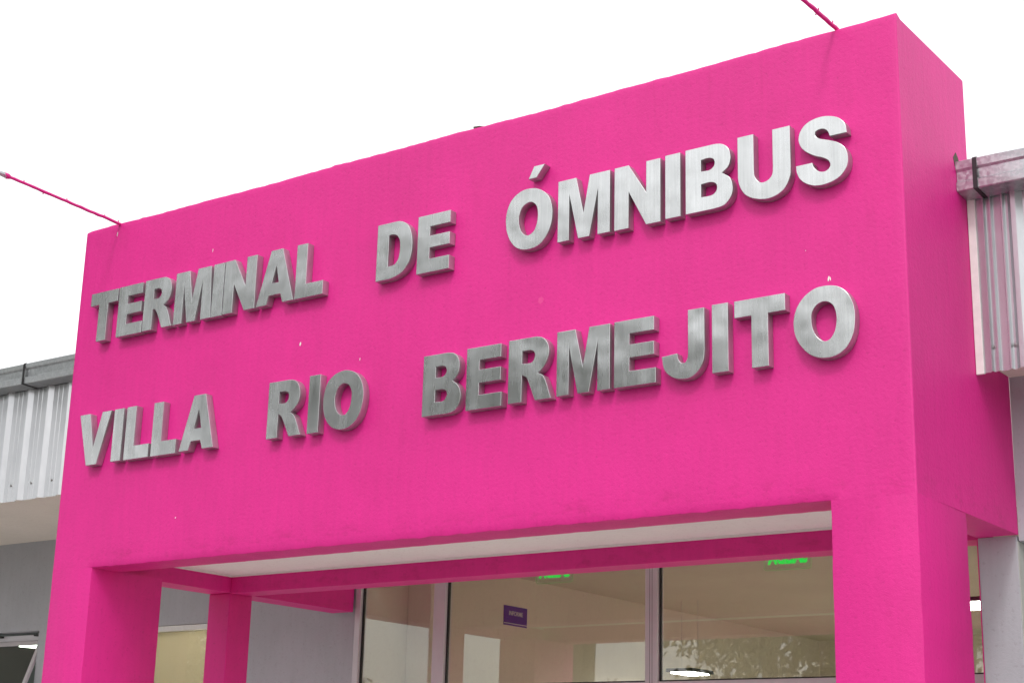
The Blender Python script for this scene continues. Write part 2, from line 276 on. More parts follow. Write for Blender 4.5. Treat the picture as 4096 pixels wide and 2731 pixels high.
GLYPHS = [["TERMINAL","T",[[[223,-588],[540,-588],[540,-691],[429,-691],[429,-994],[324,-994],[324,-691],[223,-691]]]],["TERMINAL","E",[[[556,-586],[825,-586],[825,-672],[662,-672],[662,-736],[825,-736],[825,-821],[662,-821],[662,-899],[846,-899],[846,-994],[556,-994]]]],["TERMINAL","R",[[[855,-583],[1041,-583],[1053,-584],[1065,-585],[1077,-586],[1089,-590],[1101,-594],[1112,-600],[1122,-607],[1131,-616],[1138,-626],[1144,-638],[1148,-651],[1151,-663],[1153,-676],[1154,-689],[1154,-702],[1152,-715],[1150,-729],[1147,-744],[1142,-759],[1134,-771],[1123,-782],[1107,-791],[1091,-800],[1075,-808],[1086,-817],[1098,-824],[1109,-833],[1120,-845],[1136,-874],[1152,-911],[1166,-952],[1181,-991],[1075,-991],[1060,-961],[1045,-929],[1031,-900],[1017,-876],[1010,-864],[1003,-853],[996,-844],[989,-836],[982,-832],[974,-829],[966,-827],[959,-824],[959,-991],[855,-991]],[[959,-668],[973,-667],[989,-666],[1003,-665],[1015,-667],[1023,-670],[1030,-674],[1036,-678],[1041,-683],[1044,-689],[1046,-696],[1047,-703],[1047,-710],[1045,-718],[1041,-727],[1035,-735],[1028,-741],[1014,-746],[996,-747],[977,-747],[959,-747]]]],["TERMINAL","M",[[[1201,-583],[1347,-583],[1390,-823],[1437,-583],[1577,-583],[1603,-993],[1494,-993],[1494,-687],[1437,-993],[1347,-993],[1292,-687],[1292,-993],[1201,-993]]]],["TERMINAL","I",[[[1607,-582],[1720,-582],[1720,-995],[1607,-995]]]],["TERMINAL","N",[[[1728,-581],[1828,-581],[1952,-800],[1952,-581],[2055,-581],[2055,-992],[1952,-992],[1828,-768],[1828,-992],[1728,-992]]]],["TERMINAL","A",[[[2197,-579],[2312,-579],[2442,-990],[2336,-990],[2312,-922],[2197,-922],[2180,-990],[2072,-990]],[[2256,-699],[2288,-831],[2220,-831]]]],["TERMINAL","L",[[[2455,-584],[2558,-584],[2558,-889],[2723,-889],[2723,-991],[2455,-991]]]],["DE","D",[[[3213,-579],[3388,-579],[3404,-581],[3419,-585],[3434,-589],[3448,-596],[3461,-604],[3473,-614],[3484,-625],[3493,-637],[3502,-651],[3509,-667],[3514,-683],[3519,-699],[3522,-714],[3525,-730],[3526,-745],[3527,-761],[3527,-778],[3526,-796],[3525,-813],[3522,-830],[3519,-848],[3514,-866],[3508,-883],[3500,-900],[3490,-914],[3478,-928],[3466,-941],[3452,-952],[3437,-961],[3422,-967],[3405,-973],[3390,-978],[3376,-981],[3363,-984],[3350,-986],[3336,-988],[3213,-988]],[[3317,-671],[3325,-670],[3333,-669],[3342,-669],[3350,-669],[3360,-671],[3370,-674],[3380,-678],[3389,-683],[3396,-690],[3402,-699],[3408,-709],[3412,-718],[3415,-728],[3417,-738],[3418,-748],[3419,-759],[3419,-773],[3419,-787],[3418,-801],[3417,-815],[3415,-827],[3412,-839],[3409,-851],[3404,-861],[3398,-870],[3391,-878],[3383,-885],[3374,-890],[3361,-894],[3347,-895],[3332,-895],[3317,-896]]]],["DE","E",[[[3573,-587],[3850,-587],[3850,-673],[3679,-673],[3679,-739],[3850,-739],[3850,-824],[3679,-824],[3679,-903],[3850,-903],[3850,-998],[3573,-998]]]],["OMNIBUS","accent",[[[4529,-422],[4614,-422],[4550,-504],[4486,-504]]]],["OMNIBUS","O",[[[4524,-572],[4544,-576],[4563,-584],[4581,-592],[4598,-603],[4613,-614],[4627,-627],[4640,-641],[4651,-656],[4660,-673],[4667,-691],[4672,-710],[4676,-729],[4679,-752],[4679,-776],[4678,-800],[4675,-823],[4670,-845],[4663,-866],[4655,-887],[4644,-906],[4632,-924],[4617,-941],[4601,-956],[4582,-967],[4562,-976],[4539,-981],[4515,-984],[4493,-984],[4472,-983],[4451,-979],[4432,-973],[4413,-964],[4395,-952],[4378,-936],[4363,-917],[4350,-898],[4338,-877],[4329,-854],[4321,-831],[4316,-807],[4313,-783],[4311,-759],[4312,-734],[4315,-711],[4321,-688],[4328,-666],[4338,-645],[4350,-627],[4366,-611],[4384,-596],[4405,-585],[4426,-576],[4450,-570],[4475,-568],[4500,-569]],[[4508,-664],[4521,-668],[4533,-676],[4543,-685],[4552,-696],[4558,-708],[4561,-721],[4564,-735],[4565,-749],[4566,-765],[4565,-781],[4564,-796],[4561,-812],[4557,-826],[4552,-840],[4546,-854],[4538,-865],[4528,-874],[4515,-882],[4502,-888],[4490,-889],[4479,-887],[4467,-881],[4456,-873],[4447,-863],[4438,-851],[4431,-837],[4425,-821],[4421,-806],[4418,-790],[4416,-774],[4417,-757],[4419,-742],[4423,-726],[4429,-710],[4438,-695],[4448,-684],[4461,-675],[4477,-668],[4493,-664]]]],["OMNIBUS","M",[[[4722,-571],[4860,-571],[4917,-816],[4961,-571],[5113,-571],[5113,-982],[5023,-982],[5023,-678],[4961,-982],[4879,-982],[4808,-678],[4808,-982],[4722,-982]]]],["OMNIBUS","N",[[[5146,-571],[5250,-571],[5376,-773],[5376,-571],[5477,-571],[5477,-985],[5376,-985],[5250,-747],[5250,-985],[5146,-985]]]],["OMNIBUS","I",[[[5511,-566],[5617,-566],[5617,-978],[5511,-978]]]],["OMNIBUS","B",[[[5653,-564],[5847,-564],[5861,-565],[5876,-567],[5891,-570],[5904,-575],[5917,-582],[5929,-592],[5940,-604],[5948,-616],[5954,-629],[5957,-644],[5959,-658],[5960,-673],[5958,-687],[5955,-702],[5950,-716],[5943,-728],[5935,-738],[5924,-745],[5913,-752],[5902,-759],[5915,-768],[5929,-778],[5942,-787],[5953,-799],[5961,-813],[5967,-829],[5970,-846],[5972,-862],[5972,-876],[5970,-891],[5967,-905],[5961,-918],[5954,-931],[5944,-943],[5932,-954],[5920,-963],[5904,-969],[5885,-973],[5866,-974],[5847,-976],[5653,-976]],[[5760,-649],[5776,-648],[5791,-646],[5806,-646],[5819,-647],[5828,-650],[5837,-654],[5844,-659],[5849,-665],[5851,-673],[5853,-682],[5852,-690],[5850,-698],[5846,-706],[5840,-712],[5832,-718],[5824,-722],[5810,-725],[5794,-724],[5777,-723],[5760,-722]],[[5760,-805],[5778,-804],[5796,-803],[5813,-802],[5828,-804],[5839,-807],[5848,-811],[5857,-817],[5862,-823],[5866,-831],[5867,-841],[5867,-850],[5865,-859],[5861,-867],[5855,-874],[5847,-880],[5838,-885],[5822,-888],[5802,-888],[5781,-887],[5760,-886]]]],["OMNIBUS","U",[[[6007,-560],[6113,-560],[6113,-788],[6114,-800],[6114,-812],[6116,-823],[6120,-834],[6126,-846],[6135,-857],[6144,-867],[6155,-874],[6165,-876],[6177,-876],[6189,-874],[6200,-870],[6208,-866],[6216,-859],[6223,-852],[6229,-843],[6233,-831],[6235,-817],[6235,-802],[6236,-788],[6236,-560],[6350,-560],[6350,-814],[6349,-831],[6349,-848],[6347,-865],[6342,-881],[6335,-900],[6326,-918],[6315,-935],[6302,-949],[6284,-961],[6264,-971],[6243,-978],[6222,-982],[6202,-984],[6182,-983],[6162,-980],[6143,-976],[6121,-969],[6100,-961],[6080,-950],[6063,-938],[6050,-926],[6040,-912],[6031,-897],[6023,-882],[6017,-866],[6012,-849],[6009,-831],[6007,-814]]]],["OMNIBUS","S",[[[6704,-684],[6702,-670],[6701,-657],[6700,-644],[6696,-632],[6690,-620],[6683,-609],[6674,-599],[6664,-590],[6653,-581],[6640,-574],[6627,-568],[6613,-563],[6595,-558],[6576,-554],[6556,-552],[6536,-552],[6516,-554],[6495,-558],[6475,-564],[6458,-572],[6444,-581],[6431,-593],[6421,-606],[6413,-619],[6408,-632],[6405,-646],[6403,-661],[6404,-675],[6408,-689],[6413,-703],[6420,-716],[6429,-728],[6442,-742],[6457,-755],[6474,-767],[6491,-778],[6508,-787],[6525,-795],[6542,-801],[6557,-809],[6567,-815],[6576,-821],[6584,-828],[6590,-835],[6593,-843],[6596,-851],[6597,-860],[6595,-867],[6591,-874],[6585,-881],[6577,-886],[6569,-890],[6560,-891],[6550,-891],[6540,-889],[6531,-886],[6522,-881],[6513,-874],[6505,-866],[6498,-858],[6494,-850],[6491,-841],[6488,-832],[6485,-823],[6383,-823],[6384,-835],[6385,-848],[6386,-860],[6390,-872],[6396,-887],[6403,-901],[6413,-915],[6424,-927],[6439,-939],[6457,-950],[6476,-959],[6495,-966],[6516,-969],[6538,-971],[6560,-970],[6581,-967],[6600,-964],[6619,-958],[6637,-951],[6653,-942],[6666,-932],[6678,-919],[6689,-905],[6697,-891],[6701,-878],[6704,-865],[6706,-851],[6706,-837],[6705,-822],[6702,-806],[6697,-791],[6691,-777],[6683,-765],[6673,-754],[6662,-744],[6650,-735],[6636,-726],[6621,-719],[6605,-712],[6589,-705],[6574,-700],[6559,-694],[6544,-689],[6532,-683],[6525,-678],[6518,-672],[6512,-666],[6509,-660],[6508,-654],[6508,-648],[6509,-642],[6512,-637],[6519,-633],[6528,-630],[6539,-628],[6548,-628],[6557,-630],[6566,-633],[6574,-638],[6581,-644],[6587,-652],[6592,-662],[6595,-673],[6599,-684]]]],["VILLA","V",[[[229,-1580],[350,-1580],[413,-1858],[491,-1580],[597,-1580],[469,-1989],[350,-1989]]]],["VILLA","I",[[[632,-1579],[740,-1579],[740,-1987],[632,-1987]]]],["VILLA","L",[[[776,-1578],[881,-1578],[881,-1886],[1048,-1886],[1048,-1990],[776,-1990]]]],["VILLA","L",[[[1076,-1582],[1180,-1582],[1180,-1884],[1342,-1884],[1342,-1992],[1076,-1992]]]],["VILLA","A",[[[1504,-1577],[1625,-1577],[1738,-1987],[1625,-1987],[1600,-1921],[1504,-1921],[1481,-1987],[1379,-1987]],[[1563,-1685],[1600,-1829],[1524,-1829]]]],["RIO","R",[[[2266,-1580],[2457,-1580],[2473,-1582],[2489,-1584],[2505,-1588],[2519,-1595],[2531,-1604],[2542,-1615],[2552,-1628],[2559,-1641],[2565,-1657],[2568,-1675],[2570,-1694],[2569,-1711],[2566,-1727],[2561,-1743],[2555,-1759],[2546,-1772],[2533,-1785],[2517,-1796],[2500,-1806],[2483,-1817],[2493,-1823],[2502,-1827],[2512,-1834],[2522,-1842],[2539,-1870],[2557,-1908],[2574,-1949],[2592,-1989],[2483,-1989],[2470,-1963],[2456,-1935],[2443,-1910],[2431,-1887],[2423,-1872],[2415,-1859],[2408,-1847],[2400,-1837],[2393,-1831],[2385,-1826],[2378,-1822],[2370,-1817],[2370,-1989],[2266,-1989]],[[2370,-1660],[2385,-1660],[2400,-1659],[2414,-1659],[2427,-1661],[2437,-1664],[2446,-1668],[2453,-1673],[2459,-1679],[2463,-1687],[2464,-1697],[2464,-1707],[2462,-1716],[2459,-1724],[2453,-1732],[2446,-1738],[2438,-1743],[2424,-1746],[2406,-1746],[2388,-1744],[2370,-1744]]]],["RIO","I",[[[2653,-1580],[2756,-1580],[2756,-1992],[2653,-1992]]]],["RIO","O",[[[2993,-1582],[3015,-1586],[3036,-1592],[3057,-1601],[3076,-1611],[3092,-1624],[3108,-1640],[3121,-1656],[3132,-1674],[3141,-1694],[3148,-1714],[3153,-1736],[3156,-1757],[3157,-1779],[3156,-1801],[3153,-1823],[3148,-1845],[3143,-1867],[3135,-1889],[3126,-1910],[3114,-1929],[3099,-1946],[3082,-1961],[3063,-1973],[3044,-1983],[3025,-1989],[3005,-1993],[2985,-1995],[2964,-1994],[2943,-1992],[2921,-1986],[2900,-1979],[2881,-1969],[2865,-1957],[2850,-1943],[2836,-1927],[2824,-1909],[2814,-1889],[2805,-1867],[2799,-1843],[2794,-1820],[2792,-1798],[2791,-1775],[2792,-1753],[2796,-1730],[2801,-1707],[2807,-1684],[2816,-1663],[2828,-1644],[2843,-1628],[2861,-1615],[2880,-1603],[2901,-1594],[2923,-1588],[2946,-1583],[2970,-1581]],[[2982,-1673],[2993,-1675],[3004,-1680],[3015,-1686],[3024,-1693],[3032,-1703],[3038,-1714],[3044,-1727],[3048,-1739],[3050,-1753],[3050,-1768],[3050,-1783],[3048,-1797],[3046,-1812],[3044,-1827],[3040,-1841],[3035,-1854],[3029,-1864],[3022,-1875],[3014,-1883],[3005,-1890],[2998,-1894],[2991,-1896],[2983,-1897],[2975,-1897],[2964,-1894],[2953,-1889],[2942,-1882],[2933,-1874],[2924,-1864],[2917,-1852],[2911,-1838],[2906,-1825],[2902,-1811],[2900,-1798],[2899,-1784],[2899,-1770],[2901,-1756],[2905,-1741],[2909,-1726],[2915,-1714],[2922,-1703],[2930,-1694],[2938,-1685],[2948,-1679],[2956,-1675],[2964,-1673],[2973,-1672]]]],["BERMEJITO","B",[[[3671,-1582],[3871,-1582],[3886,-1584],[3901,-1587],[3916,-1590],[3929,-1596],[3939,-1604],[3948,-1613],[3956,-1623],[3963,-1635],[3967,-1647],[3970,-1661],[3970,-1675],[3970,-1689],[3969,-1703],[3966,-1718],[3961,-1732],[3955,-1744],[3947,-1753],[3937,-1761],[3927,-1767],[3916,-1775],[3928,-1783],[3939,-1791],[3950,-1799],[3960,-1809],[3968,-1820],[3976,-1834],[3981,-1847],[3985,-1861],[3987,-1875],[3987,-1889],[3985,-1903],[3982,-1917],[3977,-1932],[3971,-1946],[3963,-1959],[3954,-1970],[3943,-1977],[3930,-1982],[3916,-1986],[3902,-1989],[3891,-1990],[3879,-1991],[3867,-1991],[3855,-1991],[3671,-1991]],[[3775,-1666],[3789,-1666],[3804,-1665],[3818,-1665],[3831,-1666],[3840,-1668],[3848,-1671],[3855,-1675],[3861,-1680],[3864,-1687],[3866,-1695],[3867,-1703],[3865,-1711],[3862,-1718],[3857,-1726],[3849,-1733],[3841,-1738],[3827,-1741],[3810,-1741],[3792,-1741],[3775,-1740]],[[3775,-1824],[3790,-1823],[3805,-1822],[3820,-1822],[3834,-1823],[3844,-1826],[3854,-1829],[3863,-1834],[3870,-1840],[3873,-1846],[3875,-1853],[3875,-1861],[3874,-1869],[3870,-1877],[3865,-1886],[3858,-1895],[3849,-1901],[3834,-1905],[3815,-1905],[3794,-1904],[3775,-1904]]]],["BERMEJITO","E",[[[4030,-1581],[4303,-1581],[4303,-1668],[4133,-1668],[4133,-1733],[4303,-1733],[4303,-1820],[4133,-1820],[4133,-1899],[4313,-1899],[4313,-1992],[4030,-1992]]]],["BERMEJITO","R",[[[4364,-1576],[4573,-1576],[4586,-1578],[4599,-1581],[4611,-1584],[4623,-1589],[4633,-1596],[4643,-1605],[4652,-1614],[4660,-1625],[4666,-1636],[4670,-1649],[4673,-1662],[4675,-1675],[4674,-1690],[4672,-1705],[4667,-1720],[4662,-1735],[4656,-1749],[4649,-1762],[4640,-1775],[4631,-1786],[4622,-1794],[4612,-1801],[4602,-1807],[4592,-1814],[4602,-1819],[4612,-1823],[4623,-1829],[4633,-1837],[4649,-1865],[4665,-1904],[4679,-1947],[4694,-1988],[4573,-1988],[4559,-1954],[4545,-1918],[4531,-1885],[4520,-1860],[4516,-1851],[4512,-1844],[4508,-1837],[4503,-1832],[4496,-1826],[4487,-1822],[4478,-1818],[4469,-1814],[4469,-1988],[4364,-1988]],[[4469,-1659],[4486,-1658],[4504,-1658],[4521,-1658],[4535,-1660],[4544,-1663],[4552,-1667],[4559,-1672],[4564,-1678],[4567,-1685],[4568,-1692],[4568,-1700],[4566,-1708],[4563,-1717],[4559,-1725],[4553,-1733],[4545,-1740],[4530,-1743],[4511,-1743],[4489,-1742],[4469,-1741]]]],["BERMEJITO","M",[[[4734,-1574],[4870,-1574],[4927,-1817],[4972,-1574],[5122,-1574],[5122,-1985],[5033,-1985],[5033,-1675],[4972,-1985],[4891,-1985],[4823,-1675],[4823,-1985],[4734,-1985]]]],["BERMEJITO","E",[[[5153,-1573],[5433,-1573],[5433,-1659],[5261,-1659],[5261,-1728],[5433,-1728],[5433,-1810],[5261,-1810],[5261,-1893],[5445,-1893],[5445,-1986],[5153,-1986]]]],["BERMEJITO","J",[[[5664,-1575],[5774,-1575],[5774,-1829],[5773,-1845],[5772,-1862],[5770,-1878],[5767,-1894],[5761,-1909],[5754,-1924],[5746,-1938],[5736,-1950],[5725,-1961],[5712,-1971],[5698,-1979],[5683,-1985],[5667,-1989],[5650,-1990],[5633,-1990],[5616,-1988],[5599,-1985],[5581,-1980],[5564,-1973],[5549,-1964],[5536,-1955],[5524,-1945],[5514,-1933],[5505,-1919],[5498,-1901],[5493,-1880],[5490,-1859],[5486,-1838],[5590,-1829],[5592,-1838],[5593,-1847],[5595,-1856],[5599,-1865],[5603,-1873],[5608,-1881],[5614,-1887],[5620,-1892],[5626,-1894],[5632,-1895],[5638,-1894],[5644,-1892],[5648,-1888],[5653,-1883],[5656,-1877],[5659,-1870],[5661,-1863],[5663,-1855],[5663,-1846],[5664,-1838]]]],["BERMEJITO","I",[[[5824,-1570],[5930,-1570],[5930,-1982],[5824,-1982]]]],["BERMEJITO","T",[[[5971,-1573],[6295,-1573],[6295,-1674],[6186,-1674],[6186,-1985],[6080,-1985],[6080,-1674],[5971,-1674]]]],["BERMEJITO","O",[[[6572,-1574],[6588,-1577],[6603,-1581],[6617,-1586],[6631,-1594],[6645,-1603],[6658,-1615],[6670,-1628],[6680,-1642],[6690,-1659],[6698,-1678],[6705,-1697],[6710,-1717],[6713,-1736],[6715,-1757],[6715,-1777],[6714,-1797],[6712,-1819],[6709,-1840],[6705,-1861],[6698,-1881],[6691,-1898],[6682,-1915],[6672,-1930],[6661,-1944],[6648,-1955],[6633,-1966],[6617,-1974],[6600,-1981],[6582,-1985],[6562,-1988],[6542,-1988],[6523,-1987],[6503,-1983],[6483,-1977],[6463,-1969],[6445,-1959],[6428,-1946],[6413,-1932],[6399,-1915],[6386,-1899],[6375,-1881],[6365,-1862],[6357,-1843],[6351,-1824],[6347,-1806],[6345,-1788],[6344,-1770],[6344,-1752],[6347,-1734],[6351,-1715],[6357,-1697],[6364,-1679],[6373,-1662],[6385,-1645],[6398,-1630],[6412,-1616],[6429,-1603],[6447,-1592],[6467,-1582],[6487,-1575],[6507,-1572],[6529,-1571],[6551,-1571]],[[6551,-1665],[6560,-1669],[6570,-1675],[6578,-1683],[6586,-1691],[6592,-1702],[6597,-1714],[6601,-1727],[6603,-1740],[6605,-1754],[6606,-1769],[6605,-1784],[6603,-1798],[6601,-1811],[6598,-1824],[6595,-1836],[6590,-1848],[6584,-1858],[6577,-1868],[6570,-1877],[6562,-1884],[6554,-1888],[6546,-1891],[6537,-1892],[6529,-1891],[6519,-1888],[6509,-1881],[6499,-1873],[6490,-1864],[6482,-1854],[6475,-1842],[6469,-1830],[6464,-1817],[6460,-1804],[6457,-1790],[6455,-1777],[6454,-1763],[6454,-1751],[6454,-1738],[6456,-1726],[6459,-1715],[6464,-1705],[6470,-1696],[6476,-1688],[6483,-1680],[6490,-1675],[6498,-1670],[6506,-1666],[6514,-1664],[6523,-1662],[6532,-1662],[6542,-1663]]]]]

# ------------------------------------------------------------------ ground
gm = B(); box(gm, -400, 400, -400, 400, -.5, -.02, rel=False)
tag(fin('ground', gm, SOIL, loc=(0, 0, -.02)), kind='structure')
gm = B(); box(gm, -45, 45, -17, 20, -.1, 0, rel=False)
tag(fin('pavement', gm, ASPH, loc=(0, 0, 0)), kind='structure')

gm = B(); box(gm, -12, 12, -.9, 3.24, 0, .012, rel=False)  # added pale floor, out of view, bouncing light onto ceiling and soffits
tag(fin('bounce_floor', gm, BOUNCE, loc=(0, 1, .0)), kind='structure')

# ------------------------------------------------------------------ the pink entrance portal
portal = empty('entrance_portal', (3.5, 0, 0), 'hot pink rendered entrance portal with a deep blank fascia on square piers', 'portal')
rj = random.Random(3)
def arc(cy, cz, r, a0, a1, n=4):
    return [(cy + r*math.cos(R(a0 + (a1-a0)*i/(n-1))), cz + r*math.sin(R(a0 + (a1-a0)*i/(n-1)))) for i in range(n)]
def fascia():
    """L-shaped section (front slab and the block behind it) swept along x, its trowelled arrises slightly uneven"""
    r = .012; T = -.002
    prof = arc(r, -2.77 + r*.6, r*.6, 270, 180, 3) + [(0, -2.72)] + [(0, -2.6 + .2*i) for i in range(13)] + [(0, -.05)] + arc(r, T - r, r, 180, 90, 4) + \
        [(.06, T), (.5, T), (.98, T)] + arc(1.04 - r, T - r, r, 90, 0, 3) + [(1.04, -.05), (1.04, -1.2), (1.04, -2.58), (.30, -2.58), (.285, -2.60), (.285, -2.74), (.285, -2.77), (.24, -2.772)]
    edge_t = set(range(17, 22)); edge_b = {0, 1, 2}; back_b = {len(prof) - 2}
    nx = 150; xs = [.012 + (7 - .024)*i/nx for i in range(nx + 1)]
    xs = [0, .004] + xs + [6.996, 7.0]
    ins = [.012, .004] + [0]*(nx + 1) + [.004, .012]
    bm = B(); rings = []
    for i, x in enumerate(xs):
        jt = rj.gauss(0, .0016) + .003*math.sin(x*2.1 + 1) + .002*math.sin(x*5.3) + (.005 if rj.random() < .02 else 0); jb = rj.gauss(0, .0022); jk = rj.gauss(0, .003) + (-.007 if rj.random() < .05 else 0)
        if x > 6.5: jt += .020*(x - 6.5)/.5
        if x > 6.2: jt += .004*math.sin((x-6.2)*6)
        if x < .06: jt -= .010*(1 - x/.06)
        ring = []
        for k, (y, z) in enumerate(prof):
            if k in edge_t: z += jt
            if k in edge_b:
                z += jb
                if x < .45 or x > 6.515: y, z = (.004, .0015, 0)[k], -2.7698
            if k in back_b: y += jk
            s = ins[i]
            if s:      # round the two ends a little
                if k < 20: y += s*.5
                if 16 < k < 27: z -= s*.5
            ring.append(bm.verts.new((x, y, z + H)))
        rings.append(ring)
    n = len(prof)
    for a, b in zip(rings, rings[1:]):
        for k in range(n): bm.faces.new((a[k], a[(k+1) % n], b[(k+1) % n], b[k]))
    bm.faces.new(rings[0][::-1]); bm.faces.new(rings[-1])
    return fin('fascia', bm, PINK, portal, (3.5, .5, H - 2.77), smooth=40)
fas = fascia()
def pier(x0, x1):
    bm = B(); r = .008; prof = []
    for (cx, cy, a) in ((x1, 0, -90), (x1, .715, 0), (x0, .715, 90), (x0, 0, 180)):
        sx = -1 if cx == x1 else 1; sy = 1 if cy == 0 else -1
        prof += arc(cx + sx*r, cy + sy*r, r, a, a + 90, 3)
    nz = 34; rings = []
    for i in range(nz + 1):
        z = (H - 2.77)*i/nz; jx = [rj.gauss(0, .0012) for _ in range(4)]; 
        rings.append([bm.verts.new((x + jx[k//3], y, z)) for k, (x, y) in enumerate(prof)])
    for a, b in zip(rings, rings[1:]):
        for k in range(12): bm.faces.new((a[k], a[(k+1) % 12], b[(k+1) % 12], b[k]))
    bm.faces.new(rings[0][::-1]); bm.faces.new(rings[-1])
    return fin('pier', bm, PINK, portal, ((x0+x1)/2, .36, 0), smooth=40)
pier(0, .459); pier(6.507, 7.0)
# beams, ceiling and rear columns of the portal
bm = B(); prism_x(bm, [(.25, -2.7695), (1.567, -2.7695), (1.567, -.95), (1.03, -.95), (1.03, -2.56), (.25, -2.56)], 6.742, 6.9997)
fin('side_beam', bm, PINK, portal, (6.87, .9, H - 2.77))
bm = B(); prism_x(bm, [(.287, -2.762), (3.22, -2.762), (3.22, -.95), (1.042, -.95), (1.042, -2.595), (.287, -2.595)], .0, .26)
fin('side_beam', bm, PINK, portal, (.13, 1.6, H - 2.77), bev=.006)
boxobj('rear_beam', (.261, 6.741, 1.652, 1.88, -2.768, -2.2), PINK, portal, bev=.006)
boxobj('rear_column', (.004, .256, 1.655, 1.918, -H, -2.763), PINK, portal, bev=.008)
boxobj('ceiling', [(.262, 6.74, .287, 1.650, -2.618, -2.60), (.262, 6.74, 1.883, 3.21, -2.30, -2.28)], CEIL, portal)
# thin cornice bead where the ceiling meets the beams
bm = B(); box(bm, .2625, 6.739, 1.636, 1.6495, -2.634, -2.6185); box(bm, .2625, .276, .30, 1.635, -2.634, -2.6185)
fin('ceiling_bead', bm, WHITE, portal, (3.5, 1.64, H - 2.634))
# chipped paint on the fascia, small flakes of bare render
def chip(bm, x, z, w_, h_, lean=0, y=-.0012):
    n = 6; vs = []
    for k in range(n):
        a = 2*math.pi*k/n + .3; rr = rj.uniform(.7, 1.1)
        dx = w_/2*math.cos(a)*rr; dz = h_/2*math.sin(a)*rr
        vs.append((x + dx + lean*dz, z + dz))
    f = [bm.verts.new((p[0], y, p[1] + H)) for p in vs]; b_ = [bm.verts.new((p[0], .004, p[1] + H)) for p in vs]
    bm.faces.new(f)
    for k in range(n): bm.faces.new((f[k], f[(k+1) % n], b_[(k+1) % n], b_[k]))
for (x, z, w_, h_, l) in ((2.481, -1.308, .016, .030, .1), (6.536, -1.510, .011, .036, .2), (6.546, -1.512, .009, .030, -.2), (1.336, -2.459, .012, .013, .3),
                          (.384, -.089, .008, .04, .1), (1.507, -.43, .006, .032, .1), (3.052, -1.499, .006, .026, .1), (6.40, -1.32, .004, .009, 0)):
    bm = B(); chip(bm, x, z, w_, h_, l); fin('paint_chip', bm, CHIP, fas, (x, 0, z + H))
bm = B(); chip(bm, 4.56, -1.32, .05, .055, 0, -.0006)
fin('paint_patch', bm, simple('faded_pink_patch', (.78, .05, .29), .6), fas, (4.56, 0, -1.32 + H))
# broken plaster above the gutter end, the dark of its gap painted as a flat patch
bm = B()
hp = [(.80, -.60), (.845, -.555), (.875, -.575), (.90, -.61), (.93, -.64), (.88, -.66), (.82, -.65)]
a = [bm.verts.new((7.002, y, z + H)) for y, z in hp]; b_ = [bm.verts.new((6.99, y, z + H)) for y, z in hp]
bm.faces.new(a)
for k in range(7): bm.faces.new((a[k], a[(k+1) % 7], b_[(k+1) % 7], b_[k]))
fin('painted_hole', bm, HOLE, fas, (7.0, .86, H - .61))

# bit of mortar left on the parapet
bm = B()
pr_ = [(3.965, .004), (4.02, .002), (4.06, .006), (4.06, .05), (3.98, .05)]
prism_z(bm, pr_, -.004, .009); 
for v_ in bm.verts: v_.co.z += rj.uniform(-.004, .004) - (.012 if v_.co.x > 4.05 and v_.co.z > H else 0)
tag(fin('mortar_lump', bm, HOLE, loc=(4.01, .03, H), bev=.003), 'thin brown mortar scrap lying on the top edge of the pink portal', 'rubble')

# ------------------------------------------------------------------ floodlight arms: thin tied bars reaching out over the forecourt
def arm(x, z0, z1, L, label, nubs):
    t = empty('lamp_arm', (x, 0, H + z0), label, 'bar', 'pink painted bars reaching out from the parapet')
    bm = B(); n = 26
    pts = [(x + rj.gauss(0, .001), .05 - (L + .05)*i/n, H + z0 + (z1 - z0)*i/n + rj.gauss(0, .0012)) for i in range(n + 1)]
    tube(bm, pts, [.0125 + rj.gauss(0, .0006) for _ in pts], 8)
    fin('bar', bm, PINK, t, (x, 0, H + z0), smooth=60)
    for d, s in nubs:
        z = H + z0 + (z1 - z0)*d/L
        bm = B(); tube(bm, [(x, -d, z), (x + .004*s, -d - .004, z + .017*s), (x + .008*s, -d - .010, z + .023*s)], [.005, .004, .003], 6)
        fin('wire_tie', bm, PINK, t, (x, -d, z))
    return t
armL = arm(.405, -.008, .036, 1.135, 'thin pink bar sticking out from the low left corner of the parapet', [(.16, 1), (.02, 1), (.54, 1), (.76, -1), (.95, 1), (1.10, -1)])
bm = B(); tube(bm, [(.405, -1.12, H + .034), (.405, -1.16, H + .036), (.405, -1.6, H + .05)], [.021, .019, .018], 10)
fin('conduit', bm, GALV, armL, (.405, -1.14, H + .035), smooth=50)
bm = B(); tube(bm, [(.405, -1.08, H + .034), (.405, -1.10, H + .035), (.405, -1.135, H + .036)], [.016, .022, .021], 10)
fin('collar', bm, PINK, armL, (.405, -1.1, H + .035), smooth=50)
arm(6.622, .022, .016, 1.0, 'thin pink bar sticking out near the high right corner of the parapet', [(.03, 1), (.22, 1), (.235, -1), (.45, 1)])

